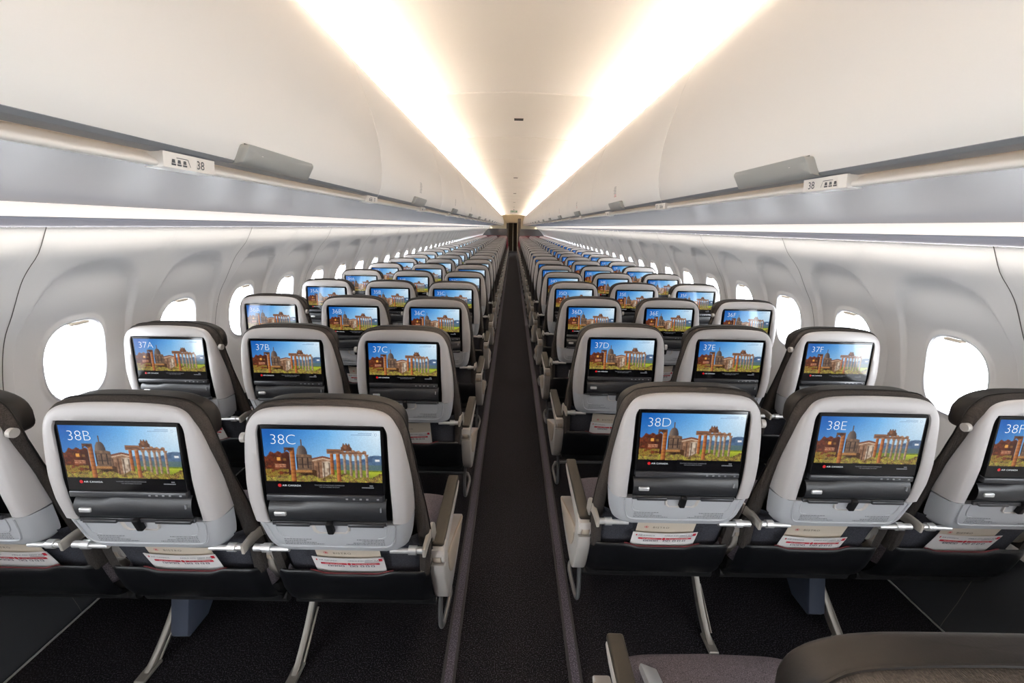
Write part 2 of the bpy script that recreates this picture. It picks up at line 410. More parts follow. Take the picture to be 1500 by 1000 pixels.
def latch_mesh(s):
    mb=MB(); c=BL*.5-.02; h=.155
    pl=smooth_poly([(-h-.02,-.021),(-h-.004,-.016),(-h,.012),(-h+.008,.0205),(-h+.03,.0215)],4)
    out=[(p.x,p.y) for p in pl]+[(h-.012,.0215),(h-.002,.017),(h,.012),(h,-.021)]
    def P(a,b,o):
        z=1.637+b; return (s*(dx_(z)-o),c+a,z)
    n=len(out); cx=sum(a for a,b in out)/n; cz=sum(b for a,b in out)/n
    R=[]
    for k,o in ((1.02,-.003),(1.0,.010),(.985,.0155),(.95,.018),(.5,.0175),(0.02,.0165)):
        R.append([P(cx+(a-cx)*k,cz+(b-cz)*(k if k>.9 else k*.9),o) for a,b in out])
    mb.rings(R,closed=True); return mb.mesh('latch',M['latch'],sharp=50)
def latch_slot(s):
    mb=MB(); c=BL*.5-.02; h=.155
    R=[[(s*(dx_(z)-.0015),c+a,z) for a in (-h+.012,0,h-.004)] for z in (1.6575,1.6605)]
    mb.rings(R); return mb.mesh('latch_shadow_gap',M['trackedge'])
def placard(s,red):
    mb=MB(); 
    for j in range(7):
        z=1.745-.009*j; L=.045+.02*((j*37)%5)/5
        a=BL*.5-.04
        for (p,q) in ((a,a+L*.45),(a+L*.52,a+L)):
            mb.rings([[(s*(dx_(zz)-.0012),yy,zz) for yy in (p,q)] for zz in (z,z+.003)],mi=1 if red and j>4 else 0)
    return mb.mesh('placard',[M['print'],M['cred']])
for s,sn in ((-1,'left'),(1,'right')):
    dm,bm_,lm,sl,pl=door_mesh(s),bump_mesh(s),latch_mesh(s),latch_slot(s),placard(s,s>0)
    for k in range(18):
        y=1.93-3.2+BL*k
        nb=k-1
        lab='white overhead bin along the %s side, %s'%(sn,FC(nb)) if nb>=0 else 'white overhead bin on the %s side above the camera'%sn
        t=thing('overhead_bin',lab,'overhead bin',(0,y,0),'overhead bins')
        link('door',dm,t); link('edge_strip',bm_,t); L=link('latch',lm,t); link('gap',sl,L)
        if k>1: link('placard',pl,t)

# row signs below the bins
def sign_mesh(s):
    mb=MB()
    poly=[(.66,1.614),(.640,1.6145),(.6235,1.6135),(.6265,1.588),(.632,1.5865),(.66,1.5865)]
    mb.prism([(s*a,b) for a,b in poly],-.064,.064,.002,2,axis='y'); return mb.mesh('row_sign',M['lip'])
def sign_print(s,num):
    mb=MB(); m=(lambda a,b:(s*(.6225+.003*(1.6135-(1.5865+b))/.027),-s*0+(a if s<0 else -a),1.5865+b))
    # reading order runs toward the front on the left side, toward the camera on the right side
    def P(a,b): return m(a,b)
    if num:
        put_text(mb,str(num),lambda x,y:P((.012 if s<0 else -.046)+x,.0065+y),.021,sx=1.0)
    o=-.048 if s<0 else .004
    for j in range(3):
        a=o+.013*j
        mb.add([P(a,.006),P(a+.010,.006),P(a+.010,.009),P(a,.009)],[(0,1,2,3)]); mb.add([P(a+.001,.010),P(a+.009,.010),P(a+.008,.016),P(a+.002,.016)],[(0,1,2,3)])
    a0,a1=(o+.012,o+.044) if s<0 else (o-.004,o+.030)
    mb.add([P(a0,.0185),P(a1-.006,.0185),P(a1-.006,.0197),P(a0,.0197)],[(0,1,2,3)])
    e=a1 if s<0 else a0
    mb.add([P(e-.006,.0185),P(e,.007),P(e+.0012,.007),P(e-.0048,.0197)] if s<0 else [P(e-.005,.007),P(e,.0185),P(e,.0197),P(e-.0062,.007)],[(0,1,2,3)])
    return mb.mesh('sign_print',M['darkprint'],recalc=False)
for s,sn in ((-1,'left'),(1,'right')):
    ys=[.829,1.864,2.90]+[3.30+.0+PITCH*k for k in range(1,24)] if s<0 else [.937,1.952,3.031]+[3.45+PITCH*k for k in range(1,24)]
    sm=sign_mesh(s)
    for k,y in enumerate(ys):
        num=38-k
        if num<12: break
        t=link('row_sign',sm,loc=(0,y,0)); link('print',sign_print(s,num),t)
        tag(t,('white row sign reading %d with seat symbols under the %s bins'%(num,sn)) if k<3 else 'white row sign under the %s bins, %s'%(sn,FC(k)),'sign','row number signs')

# ------------------------------------------------------------------ screen picture (what the lit display shows)
def _h(i,j):
    n=(i*374761393+j*668265263)&0xffffffff; n=((n^(n>>13))*1274126177)&0xffffffff; return ((n^(n>>16))&0xffff)/65535
def vnoise(x,y):
    i,j=math.floor(x),math.floor(y); a,b=x-i,y-j; a=a*a*(3-2*a); b=b*b*(3-2*b)
    return (_h(i,j)*(1-a)+_h(i+1,j)*a)*(1-b)+(_h(i,j+1)*(1-a)+_h(i+1,j+1)*a)*b
def pic_color(u,v,rnd,iu,iv):
    R=rnd.random
    def mix(a,b,t): t=max(0,min(1,t)); return tuple(a[i]+(b[i]-a[i])*t for i in range(3))
    blotch=.5+1.1*(vnoise(u*46,v*24)-.5)+.5*(vnoise(u*110,v*58)-.5)
    c=mix((20,92,176),(112,178,232),u*1.9-.12)
    c=mix(c,(216,234,247),(u-.55)*2.4); c=mix(c,(168,200,222),(v-.05)*1.7*(.35+.65*u))
    # far hills
    hl=.52-.05*math.sin((u-.86)*16) if u>.86 else .56-.02*math.sin(u*31)
    if u>.50 and v>hl:
        c=mix((96,122,152),(66,88,118),blotch*.8+.3*R())
        if .945<u<.985 and .545<v<.585: c=(226,228,230)
    if u>.50 and v>.655: c=mix((74,98,112),(96,116,104),R())
    if u>.55 and v>.76: c=mix((150,160,52),(96,112,40),blotch+.3*R())
    if u>.86 and v>.79: c=mix((188,192,58),(128,146,46),(v-.79)*6+.4*R())
    # left brick houses
    top=.51-.075*sstep(.01,.07,u)+.018*math.sin(u*90)
    if u<.215 and v>top:
        c=mix((132,62,34),(70,34,24),blotch*.9+.25*R())
        gx=(u*15+.2)%1; gy=((v-.5)*8.5)%1
        if .34<gx<.60 and .22<gy<.66: c=mix((40,22,18),(196,126,60),R()*.6)
        if .105<u<.135 and .535<v<.60 or .16<u<.185 and .55<v<.60: c=(222,158,72)
        if .15<u: c=mix(c,(46,28,24),.55)
        if v<top+.02: c=(98,58,44)
    if .085<u<.178 and .655<v<.745 and (int(v*110)%4): c=mix((206,152,118),(120,64,44),R()*.8)
    if u<.20 and v>.76 and blotch>.45: c=mix((178,140,60),(92,80,30),R())
    # dome church
    d=(u-.324)/.045; e=(v-.46)/.165
    if abs(u-.324)<.0045+.02*max(0,v-.27) and .185<v<.33: c=(92,80,70)
    if d*d+min(0,e)**2<1 and .30<v<=.47: c=mix((134,116,102),(66,58,58),(u-.285)/.075+.25*(int(u*200)%3==0))
    body=.47+.55*max(0,abs(u-.326)-.048)
    if .272<u<.405 and body<v<.80:
        c=mix((142,112,88),(84,66,56),blotch*.7+.4*(u-.3)/.1)
        if int(u*88)%4==0 and .53<v<.74: c=(56,44,40)
        if int(v*46)%6==0: c=mix(c,(60,48,44),.55)
    # long building
    tb=.545-.05*(1-abs(u-.5)/.10) if .405<u<.585 else 9
    if v>tb:
        c=mix((170,132,104),(112,80,60),blotch*.9+.2*R())
        if v<tb+.035: c=(118,72,54)
        if tb+.035<v<tb+.06: c=(196,170,146)
        if .49<u<.56 and v>.60: c=mix((206,190,170),(140,116,96),blotch)
        if int(u*110)%5==0 and v>.62: c=mix(c,(58,40,34),.75)
    if .215<u<.44 and v>.775: c=mix((96,62,34),(44,30,20),R())
    if .262<u<.40 and .775<v<.82: c=mix((196,146,88),(146,96,52),R())
    if .30<u<.39 and .84<v<.92 and blotch>.5: c=(40,28,20)
    # tall single column with its capital
    if .218<u<.262 and v>.38: c=mix((206,130,66),(96,50,28),((u-.218)/.044)**1.3+.2*(int(v*40)%3==0))
    if .172<u<.262 and .345<v<.415+.02*math.sin(u*120): c=mix((126,84,56),(62,40,30),blotch+.2*R())
    # temple front
    def colm(a,b,lo,l,r):
        nonlocal c
        if a<u<b and lo<v<.94: c=mix(l,r,((u-a)/(b-a))**1.2+.22*(R()-.5)+.2*(int(v*34)%4==0))
    colm(.563,.592,.43,(198,118,62),(92,50,32)); colm(.613,.648,.43,(212,132,70),(104,56,34))
    for a in (.674,.724,.769,.810,.863): colm(a,a+.023,.47,(196,164,136),(98,76,66))
    for a in (.674,.724,.769,.810,.863):
        if a-.006<u<a+.029 and .455<v<.485: c=(150,112,86)
    if .538<u<.876 and .362<v<.455:
        edge=.392+.012*math.sin(u*130)+.01*math.sin(u*47)
        if v>edge or u<.655: c=mix((186,142,108),(116,82,64),blotch*.8+.3*R())
        if u<.655 and v<.40: c=mix((112,78,58),(160,112,80),R())
        if .425<v<.437: c=(88,62,52)
        if u<.655 and .40<v<.415: c=(72,50,42)
    if .66<u<.752 and v<.395 and ((u-.706)/.046)**4+((v-.395)/.135)**2<1+.25*math.sin(u*260): c=mix((146,100,72),(80,54,42),blotch+.2*R())
    # foreground scrub
    gb=.875+.035*math.sin(u*17)+.02*math.sin(u*43)
    if v>gb and not (.218<u<.262):
        r=R()*.6+blotch*.5; c=(196,178,70) if r<.28 else ((122,130,48) if r<.52 else ((146,108,66) if r<.8 else (58,46,30)))
        if .613<u<.648 and v<.985: c=mix((212,132,70),(104,56,34),(u-.613)/.035)
    k=1+.10*(R()-.5); return tuple(max(0,min(255,x*k)) for x in c)


PW,PH=.293,.1408
def picture_mesh(nu,nv):
    rnd=random.Random(3); vs=[];fs=[];cols=[]
    for j in range(nv+1):
        for i in range(nu+1): vs.append((-PW/2+PW*i/nu,0,-PH*j/nv))
    for j in range(nv):
        for i in range(nu):
            a=j*(nu+1)+i; fs.append((a,a+nu+1,a+nu+2,a+1))
            acc=[0,0,0]
            for s in range(2):
                c=pic_color((i+.25+.5*s)/nu,(j+.25+.5*s)/nv,rnd,i,j)
                acc=[acc[q]+c[q]/2 for q in range(3)]
            cols.append(lin(acc))
    me=bpy.data.meshes.new('screen_picture'); me.from_pydata(vs,[],fs); me.materials.append(M['picture'])
    ca=me.color_attributes.new('picture','FLOAT_COLOR','CORNER')
    ca.data.foreach_set('color',[q for c in cols for _ in range(4) for q in (*c,1.0)])
    return me
PIC=picture_mesh(176,86); PICLO=picture_mesh(60,30)
TILT=-.0684
def SPL(u,w,o=0.0):   # a point of the screen plane in seat coordinates; o = distance toward the viewer behind the seat
    return (u,w*math.sin(TILT)-o,1.007-w*math.cos(TILT))

def caption_meshes():
    out={}
    mb=MB(); put_text(mb,'AIR CANADA',lambda x,y:(-.108+x,-.0002,-.1545+y),.0068,spacing=1.05,sx=1.12); out['airline_lettering']=mb.mesh('airline_lettering',M['num'],recalc=False)
    n=16; mb=MB(); mb.add([(-.1145+.0046*math.cos(2*PI*i/n),-.0002,-.1522+.0046*math.sin(2*PI*i/n)) for i in range(n)],[tuple(range(n))]); out['red_emblem']=mb.mesh('red_emblem',M['sred'],recalc=False)
    mb=MB(); put_text(mb,"TOUCHEZ L'\u00c9CRAN POUR COMMENCER",lambda x,y:(.012+x,-.0002,-.1515+y),.0042,'CENTER')
    put_text(mb,'TAP ANYWHERE TO START',lambda x,y:(.012+x,-.0002,-.1568+y),.0042,'CENTER'); out['start_lettering']=mb.mesh('start_lettering',M['dim'],recalc=False)
    mb=MB()
    for z,L in ((-.1512,.011),(-.1566,.031)):
        x=.125-L
        while x<.125-.003: mb.add([(x,-.0002,z),(x+.0022,-.0002,z),(x+.0022,-.0002,z+.003),(x,-.0002,z+.003)],[(0,1,2,3)]); x+=.0031
    out['clock_lettering']=mb.mesh('clock_lettering',M['dim'],recalc=False)
    mb=MB()
    for z,x0 in ((-.0085,.092),(-.0125,.074)):
        x=x0
        while x<.125: mb.add([(x,-.0002,z),(x+.0026,-.0002,z),(x+.0026,-.0002,z+.0016),(x,-.0002,z+.0016)],[(0,1,2,3)]); x+=.0034
    out['hint_lettering']=mb.mesh('hint_lettering',M['faint'],recalc=False)
    mb=MB(); mb.rings([[(.135+r*math.cos(2*PI*i/n),-.0002,-.0105+r*math.sin(2*PI*i/n)) for i in range(n)] for r in (.0032,.0025)],closed=True); out['corner_icon']=mb.mesh('corner_icon',M['faint'],recalc=False)
    return out
CAPT=caption_meshes()
_nums={}
def number_mesh(t):
    if t not in _nums:
        mb=MB(); put_text(mb,t,lambda x,y:(-.130+x,-.0002,-.040+y),.039,spacing=.98,sx=1.03,thin=-.0009)
        _nums[t]=mb.mesh('seat_number',M['num'],recalc=False)
    return _nums[t]

# ------------------------------------------------------------------ the seat, built once
O_=[(.208,.738),(.211,.80),(.2085,.87),(.203,.93),(.195,.985),(.184,1.018),(.165,1.043),(.135,1.056),(.08,1.062),(0,1.064)]
I_=[(.163,.734),(.165,.79),(.1645,.85),(.1635,.91),(.1625,.965),(.162,.995),(.157,1.011),(.148,1.0160),(.08,1.0165),(0,1.017)]
def full(h,n=4):
    h=[(p.x,p.y) for p in smooth_poly(h,n)]
    return [(-x,z) for x,z in h]+[(x,z) for x,z in h[::-1]][1:]
YRR=[(.60,.045),(.625,.030),(.66,.014),(.735,.0),(.80,-.008),(.86,-.010),(1.0,0),(1.07,.006)]
YF=[(.60,.080),(.64,.074),(.735,.058),(.835,.042),(.93,.022),(1.016,.010),(1.07,.016)]
yr_=lambda z:interp(YRR,z); yf_=lambda z:interp(YF,z)
def shell_mesh():
    mb=MB(); O=full(O_); I=full(I_); R=[]
    def mixp(k): return [(i[0]+(o[0]-i[0])*k,i[1]+(o[1]-i[1])*k) for i,o in zip(I,O)]
    R.append([(x,yr_(z)+.022,z) for x,z in mixp(.03)])
    R.append([(x,yr_(z)+.002,z) for x,z in mixp(0)])
    R.append([(x,yr_(z)-.0015,z) for x,z in mixp(.06)])
    R.append([(x,yr_(z)-.003,z) for x,z in mixp(.4)])
    for k,f in ((.70,.02),(.84,.10),(.93,.24),(.98,.45),(1.0,.72),(1.0,1.0)):
        R.append([(x,yr_(z)-.002+(yf_(z)-yr_(z)+.004)*f,z) for x,z in mixp(k)])
    R.append([(x,yf_(z)+.006,z) for x,z in mixp(.93)])
    mb.rings(R)
    # closing edge along the bottom seam
    for sx in (-1,1):
        n=len(O); idx=0 if sx<0 else n-1
        mb.add([r[idx] for r in R]+[(r[idx][0],r[idx][1],r[idx][2]) for r in R],[])
    return mb.mesh('back_shell',M['shell'],sharp=50)
def lower_panel_mesh():
    mb=MB(); zs=[.733,.729,.70,.68,.66,.645,.634,.627,.624]
    hw=[.207,.2072,.203,.2,.196,.192,.187,.180,.170]
    R=[]
    for z,h in zip(zs,hw):
        y0,y1=yr_(z)-.004,yf_(z)-.9*max(0,.645-z); b=h-.038
        row=[]
        for sx in (-1,1):
            pts=[(b*.55,y0),(b,y0),(h-.022,y0+.004),(h-.008,y0+.016),(h,y0+.75*(y1-y0)),(h,y1),(h-.012,y1+.004)]
            pts=[(sx*a,c) for a,c in pts]
            row+= pts[::-1] if sx<0 else [(0,y0)]+pts
        R.append([(a,c,z) for a,c in row])
    R.append([(a*.97,c+.02,.6245) for a,c,_ in R[-1]])
    R.insert(0,[(a*.97,c+.02,.733) for a,c,_ in R[0]])
    mb.rings(R)
    # raised U-shaped line and latch well
    for d,k in ((0,1),):
        path=smooth_poly([(-.170,.731),(-.166,.70),(-.160,.672),(-.148,.654),(-.12,.647),(0,.6455),(.12,.647),(.148,.654),(.160,.672),(.166,.70),(.170,.731)],4)
        mb.tube([(p.x,yr_(p.y)-.0045,p.y) for p in path],.0026,8)
        path=smooth_poly([(-.148,.731),(-.146,.705),(-.138,.687),(-.12,.682)],4)
        mb.tube([(p.x,yr_(p.y)-.0042,p.y) for p in path],.0018,6); mb.tube([(-p.x,yr_(p.y)-.0042,p.y) for p in path],.0018,6)
    return mb.mesh('lower_panel',M['panel'],sharp=45)
def well_mesh():
    mb=MB(); 
    w=[(-.047,.734),(-.044,.712),(-.036,.704),(.036,.704),(.044,.712),(.047,.734)]
    def ring(k,o): return [(x*k,yr_(z)-.0045+o,z+(1-k)*.01) for x,z in w]
    mb.rings([ring(1.10,.001),ring(1.07,-.004),ring(1.0,-.004),ring(.93,.0005),ring(.86,.0015),ring(.55,.002),ring(.02,.002)],closed=True)
    return mb.mesh('latch_well',M['cap'],sharp=60)
def latch_lever():
    mb=MB(); mb.box(-.0085,.0085,-.012,.004,-.021,.021,.004,3,mat=Matrix.Translation((0,yr_(.72)-.007,.728))@Matrix.Rotation(.25,4,'X')); return mb.mesh('tray_latch',M['black'])
def print_mesh():
    mb=MB(); rnd=random.Random(5)
    for x0,al in ((-.135,1),(.135,-1)):
        for j,L in enumerate((.075,.06,.085,.105)):
            z=.676-.0062*j; x=0
            while x<L:
                w=.002+.006*rnd.random()
                a=x0+al*x; b=x0+al*min(L,x+w)
                mb.add([(min(a,b),yr_(z)-.0052,z),(max(a,b),yr_(z)-.0052,z),(max(a,b),yr_(z)-.0052,z+.0026),(min(a,b),yr_(z)-.0052,z+.0026)],[(0,1,2,3)]); x+=w+.0014
    return mb.mesh('instruction_print',M['print'],recalc=False)
def recess_mesh():
    mb=MB(); I=full(I_)
    R=[[(x*.985,yr_(z)+.001,z-.002 if z>.8 else z) for x,z in I],[(x*.965,yr_(z)+.020,z-.004 if z>.8 else z) for x,z in I],[(x*.5,yr_(z)+.022,min(z,.99)) for x,z in I],[(0,yr_(z)+.022,min(z,.97)) for x,z in I]]
    mb.rings(R); return mb.mesh('screen_housing',M['black'],sharp=40)
def screen_mesh():
    mb=MB()
    def S(u0,u1,w0,w1,o0,o1,mi,r):
        q=MB(); q.box(u0,u1,-o1,-o0,-w1,-w0,r,2)
        mb.add([SPL(x,-z,-y) for x,y,z in q.v],q.f,mi)
    S(-.1505,.1505,-.0096,.1765,-.014,.0012,0,.0008)
    me=mb.mesh('screen',[M['black'],M['glass']],sharp=2)
    for p in me.polygons:
        if p.normal.y<-.95: p.material_index=1
    return me
def bezelbar_mesh():
    mb=MB()
    q=MB(); q.box(-.151,.148,-.004,.012,-.195,-.178,.003,2); mb.add([SPL(x,-z,-y) for x,y,z in q.v],q.f,0)
    for x in (.055,.073,.09,.107,.134):
        q=MB(); q.box(x-.0028,x+.0028,-.0046,-.0038,-.1885,-.1845); mb.add([SPL(a,-c,-b) for a,b,c in q.v],q.f,1)
    return mb.mesh('control_bar',[M['bezel'],M['icon']])
def flap_mesh():
    mb=MB(); R=[]
    for w,o in ((.196,-.014),(.199,-.009),(.206,-.005),(.22,-.002),(.236,-.0015),(.250,-.004),(.259,-.008),(.262,-.014)):
        R.append([SPL(x,w+(.008 if x<-.06 and w<.21 else 0),o) for x in (-.152,-.148,-.10,-.07,-.05,0,.05,.10,.146,.152)])
    mb.rings(R)
    return mb.mesh('shelf_flap',M['flap'],sharp=50)
def flapbutton():
    mb=MB(); q=MB(); q.box(-.137,-.106,-.003,.004,-.240,-.2275,.003,3); mb.add([SPL(x,-z,-y) for x,y,z in q.v],q.f)
    return mb.mesh('flap_button',M['silver'])
def shelfbars():
    mb=MB()
    for a,b in ((-.138,-.050),(.050,.144)):
        q=MB(); q.box(a,b,.002,.014,-.2735,-.2640,.002,2); mb.add([SPL(x,-z,-y) for x,y,z in q.v],q.f)
    q=MB(); q.box(-.150,.150,.008,.016,-.2735,-.2625,.001,1); mb.add([SPL(x,-z,-y) for x,y,z in q.v],q.f)
    q=MB(); q.box(.137,.140,-.001,.003,-.226,-.214); mb.add([SPL(x,-z,-y) for x,y,z in q.v],q.f,1)
    return mb.mesh('device_ledge',[M['bezel'],M['icon']])
K_=[(.232,.47),(.238,.60),(.235,.70),(.229,.77),(.222,.837),(.2145,.913),(.204,.98),(.192,1.022),(.174,1.045),(.147,1.061),(.08,1.069),(0,1.071)]
FR=[(.47,.155),(.60,.125),(.68,.106),(.775,.084),(.86,.066),(.94,.056),(1.0,.055),(1.08,.055)]
fr_=lambda z:interp(FR,z)
def cover_mesh():
    mb=MB(); K=full(K_,3)
    def sc(d): # move inward
        return [((abs(x)-d*min(1,abs(x)/.06))*(1 if x>=0 else -1),z-(d if z>1.04 else d*max(0,(z-.98)/.06))) for x,z in K]
    bk=lambda z: yf_(z) if z>.62 else interp([(.47,.10),(.62,.08)],z)
    R=[[(x,bk(z)+.004,z) for x,z in sc(.03)],[(x,bk(z)-.002,z) for x,z in sc(.014)],[(x,bk(z)+.001,z) for x,z in sc(.005)],[(x,bk(z)+.009,z) for x,z in K]]
    R+= [[(x,fr_(z)-.012+max(0,.02-(1.078-z))*.3,z) for x,z in K],[(x,fr_(z)-.003,z) for x,z in sc(.006)],[(x,fr_(z)+.006,z) for x,z in sc(.022)],[(x,fr_(z)+.018,z) for x,z in sc(.06)]]
    R.append([(x*.4,fr_(z)+.026,z-.03 if z>1.0 else z) for x,z in K]); R.append([(0,fr_(z)+.027,z-.035 if z>1.0 else z) for x,z in K])
    mb.rings(R); return mb
def piping_mesh():
    mb=MB(); K=full(K_,3)
    mb.tube([(x*1.004,fr_(z)-.011,z+.001) for x,z in K],.0022,6); return mb.mesh('piping',M['head'])
def superbox(mb,c,h,e1,e2,nu=28,nv=16,fn=None):
    R=[]
    for j in range(nv+1):
        b=-PI/2+PI*j/nv; ring=[]
        for i in range(nu):
            a=2*PI*i/nu
            sp=lambda t,e:math.copysign(abs(t)**e,t)
            p=(h[0]*sp(math.cos(b),e1)*sp(math.cos(a),e2),h[1]*sp(math.cos(b),e1)*sp(math.sin(a),e2),h[2]*sp(math.sin(b),e1))
            if fn: p=fn(p)
            ring.append((c[0]+p[0],c[1]+p[1],c[2]+p[2]))
        R.append(ring)
    mb.rings(R,closed=True); return mb
def headrest_mesh():
    mb=MB()
    def fn(p):
        x,y,z=p; k=abs(x)/.2
        return (x,y+.012*k**4*(1 if y>-.02 else .3)-.10*max(0,z)*.25,z-.030*k**4*(1 if z>0 else .2))
    superbox(mb,(0,.064,1.006),(.196,.029,.066),.42,.42,44,22,fn)
    return mb
def cushion_mesh():
    mb=MB()
    def fn(p):
        x,y,z=p; return (x,y,z+(.012*(1-(x/.235)**2) if z>0 else 0)-(.03*max(0,(y-.13)/.1)**2 if z>0 else 0))
    superbox(mb,(0,.335,.413),(.236,.215,.048),.30,.22,56,20,fn)
    return mb.mesh('seat_cushion',M['seat'],sharp=70)
def redtrim_mesh(s):
    mb=MB(); mb.prism([(.20,.372),(.52,.372),(.545,.40),(.545,.435),(.525,.452),(.20,.452)],.233,.2385,.002,2)
    return (mb if s>0 else mb.mirror()).mesh('side_trim',M['red'])
def lowerback_mesh():
    mb=MB(); R=[]
    for z,y in ((.645,.060),(.62,.079),(.58,.092),(.53,.108),(.46,.126)):
        R.append([(x,y+.05*max(0,(abs(x)-.19)/.04)**2,z) for x in (-.228,-.215,-.19,-.12,-.06,0,.06,.12,.19,.215,.228)])
    mb.rings(R)
    return mb.mesh('lower_back',M['mesh'],sharp=60)
def pocket_mesh():
    mb=MB(); xs=[-.234+.468*i/30 for i in range(31)]
    lip=lambda x:.4905-.013*(1-sstep(.075,.125,abs(x)))
    R=[]
    for f,y,dz in ((0,.0965,-.010),(0,.0962,-.003),(0,.0945,0),(0,.092,-.0005),(0,.0895,-.004),(0,.0890,-.014),(0,.091,-.03)):
        R.append([(x,y+.02*max(0,(abs(x)-.20)/.034)**2,lip(x)+dz) for x in xs])
    for y,z in ((.097,.43),(.107,.39),(.125,.35),(.155,.315),(.20,.29),(.28,.275),(.40,.27)):
        R.append([(x,y+.02*max(0,(abs(x)-.20)/.034)**2,z) for x in xs])
    mb.rings(R); return mb.mesh('literature_pocket',M['leather'],sharp=60)
def pocketpipe_mesh():
    mb=MB(); lip=lambda x:.4905-.013*(1-sstep(.075,.125,abs(x)))
    mb.tube([(x,.0942,lip(x)+.0012) for x in [-.125+.25*i/24 for i in range(25)]],.0018,6); return mb.mesh('red_piping',M['red'])
def pan_mesh():
    mb=MB(); mb.box(-.232,.232,.16,.53,.285,.37,.02,2); mb.cyl((0,.33,.27),(1,0,0),.026,.472,16); mb.cyl((0,.20,.285),(1,0,0),.022,.472,16)
    return mb.mesh('seat_pan',M['pan'])
def hinge_mesh(s):
    mb=MB(); 
    mb.cyl((.168,.032,.621),(1,0,0),.0075,.055,16); mb.cyl((.203,.034,.622),(1,0,0),.0125,.022,18); mb.cyl((.2225,.034,.622),(1,0,0),.0095,.034,16)
    return (mb if s>0 else mb.mirror()).mesh('recline_pin',M['silver'])
def arm_plate(s):
    mb=MB()
    a=smooth_poly([(.022,.635),(.06,.638),(.11,.634),(.15,.622),(.174,.595),(.185,.55),(.19,.50)],4)
    b=smooth_poly([(.024,.607),(.06,.606),(.100,.600),(.125,.588),(.140,.566),(.147,.54),(.150,.50)],4)
    mb.prism([(p.x,p.y) for p in a]+[(p.x,p.y) for p in b[::-1]],.2310,.2405,.002,2)
    return (mb if s>0 else mb.mirror()).mesh('recline_arm',M['champ'])
def knob_mesh(s):
    mb=MB(); mb.cyl((.2085,.022,.970),(1,0,-.05),.0125,.012,20); return (mb if s>0 else mb.mirror()).mesh('coat_knob',M['cap'])
# --- armrests
def armpad_mesh(s,x):
    mb=MB(); mb.box(-.0205,.0205,.135,.505,.538,.5575,.007,3,mat=Matrix.Translation((x,0,0))); return mb.mesh('armrest_pad',M['pad'])
def armbody_mesh(x):
    mb=MB(); mb.prism([(.13,.500),(.118,.52),(.122,.542),(.14,.548),(.495,.541),(.498,.53),(.46,.516),(.30,.505),(.18,.495)],x-.0225,x+.0225,.004,2)
    return mb.mesh('armrest_frame',M['cap'])
def armcap_mesh(x):
    mb=MB()
    for a,b in ((-.0245,-.0135),(.0135,.0245)):
        mb.prism([(.150+.036*math.cos(t)*.9,.517+.034*math.sin(t)) for t in [2*PI*i/24 for i in range(24)]],x+a,x+b,.003,2)
    mb.prism([(.152+.034*math.cos(t),.515+.034*math.sin(t)) for t in [2*PI*i/24 for i in range(24)]],x-.0125,x+.0125,.002,2,mi=1)
    return mb.mesh('armrest_pivot',[M['cap'],M['beige']])
def shroud_mesh(s):
    mb=MB()
    top=[(.118,.490),(.18,.478),(.30,.436),(.42,.382),(.53,.334),(.57,.326)]
    bot=smooth_poly([(.578,.316),(.56,.300),(.48,.283),(.36,.272),(.26,.270),(.215,.278),(.188,.297),(.165,.335),(.142,.40),(.125,.455),(.118,.490)],3)
    poly=top+[(p.x,p.y) for p in bot][:-1]
    mb.prism(poly,.228,.276,.006,3); return (mb if s>0 else mb.mirror()).mesh('end_shroud',M['cap'],sharp=40)
def inlay_mesh(s):
    mb=MB()
    poly=[(p.x,p.y) for p in smooth_poly([(.545,.338),(.50,.352),(.36,.412),(.22,.466),(.19,.470),(.182,.452),(.20,.40),(.235,.358),(.28,.335),(.38,.325),(.50,.322),(.545,.328)],3)]
    mb.prism(poly,.272,.280,.002,2); return (mb if s>0 else mb.mirror()).mesh('shroud_inlay',M['beige'])
def loop_mesh(s):
    mb=MB(); p=smooth_poly([(.234,.262,.30),(.231,.266,.20),(.228,.270,.10),(.229,.285,.055),(.232,.33,.040),(.236,.42,.038),(.236,.455,.046),(.225,.475,.060),(.18,.485,.070),(-.20,.488,.072)],5)
    mb.tube(p,.0085,10); return (mb if s>0 else mb.mirror()).mesh('baggage_bar',M['bar'])
def spreader_mesh(x):
    mb=MB(); p=smooth_poly([(.130,.545),(.122,.515),(.124,.47),(.142,.43),(.165,.39),(.20,.352)],5)
    q=smooth_poly([(.150,.545),(.144,.515),(.146,.475),(.164,.44),(.185,.402),(.215,.365)],5)
    mb.prism([(a.x,a.y) for a in p]+[(a.x,a.y) for a in q[::-1]],x-.0125,x+.0125,.003,2); return mb.mesh('spreader',M['champ'])
def leg_mesh(x):
    mb=MB(); a=smooth_poly([(.385,.30),(.355,.235),(.30,.155),(.235,.085),(.165,.030),(.125,.010)],5)
    b=smooth_poly([(.42,.29),(.385,.22),(.325,.135),(.258,.062),(.185,.008),(.125,.0)],5)
    mb.prism([(p.x,p.y) for p in a]+[(p.x,p.y) for p in b[::-1]],x-.0105,x+.0105,.003,2)
    mb.box(x-.018,x+.018,.10,.18,0,.012,.003,1); mb.tube([(x+.018,.17,.02),(x+.018,.30,.12)],.004,8)
    return mb.mesh('leg',M['alu'])
def equip_mesh(x,s):
    mb=MB(); mb.prism([(.275,.30),(.262,.20),(.225,.060),(.235,.045),(.33,.045),(.47,.17),(.50,.30)],x,x+s*.066,.008,2); return mb.mesh('equipment_box',M['box'])
def buckle_mesh():
    mb=MB(); mb.box(-.022,.022,-.032,.032,-.008,.008,.004,2,mat=Matrix.Translation((-.170,.452,.482))@Matrix.Rotation(-.3,4,'X')@Matrix.Rotation(.35,4,'Y')); return mb.mesh('belt_buckle',M['silver'])

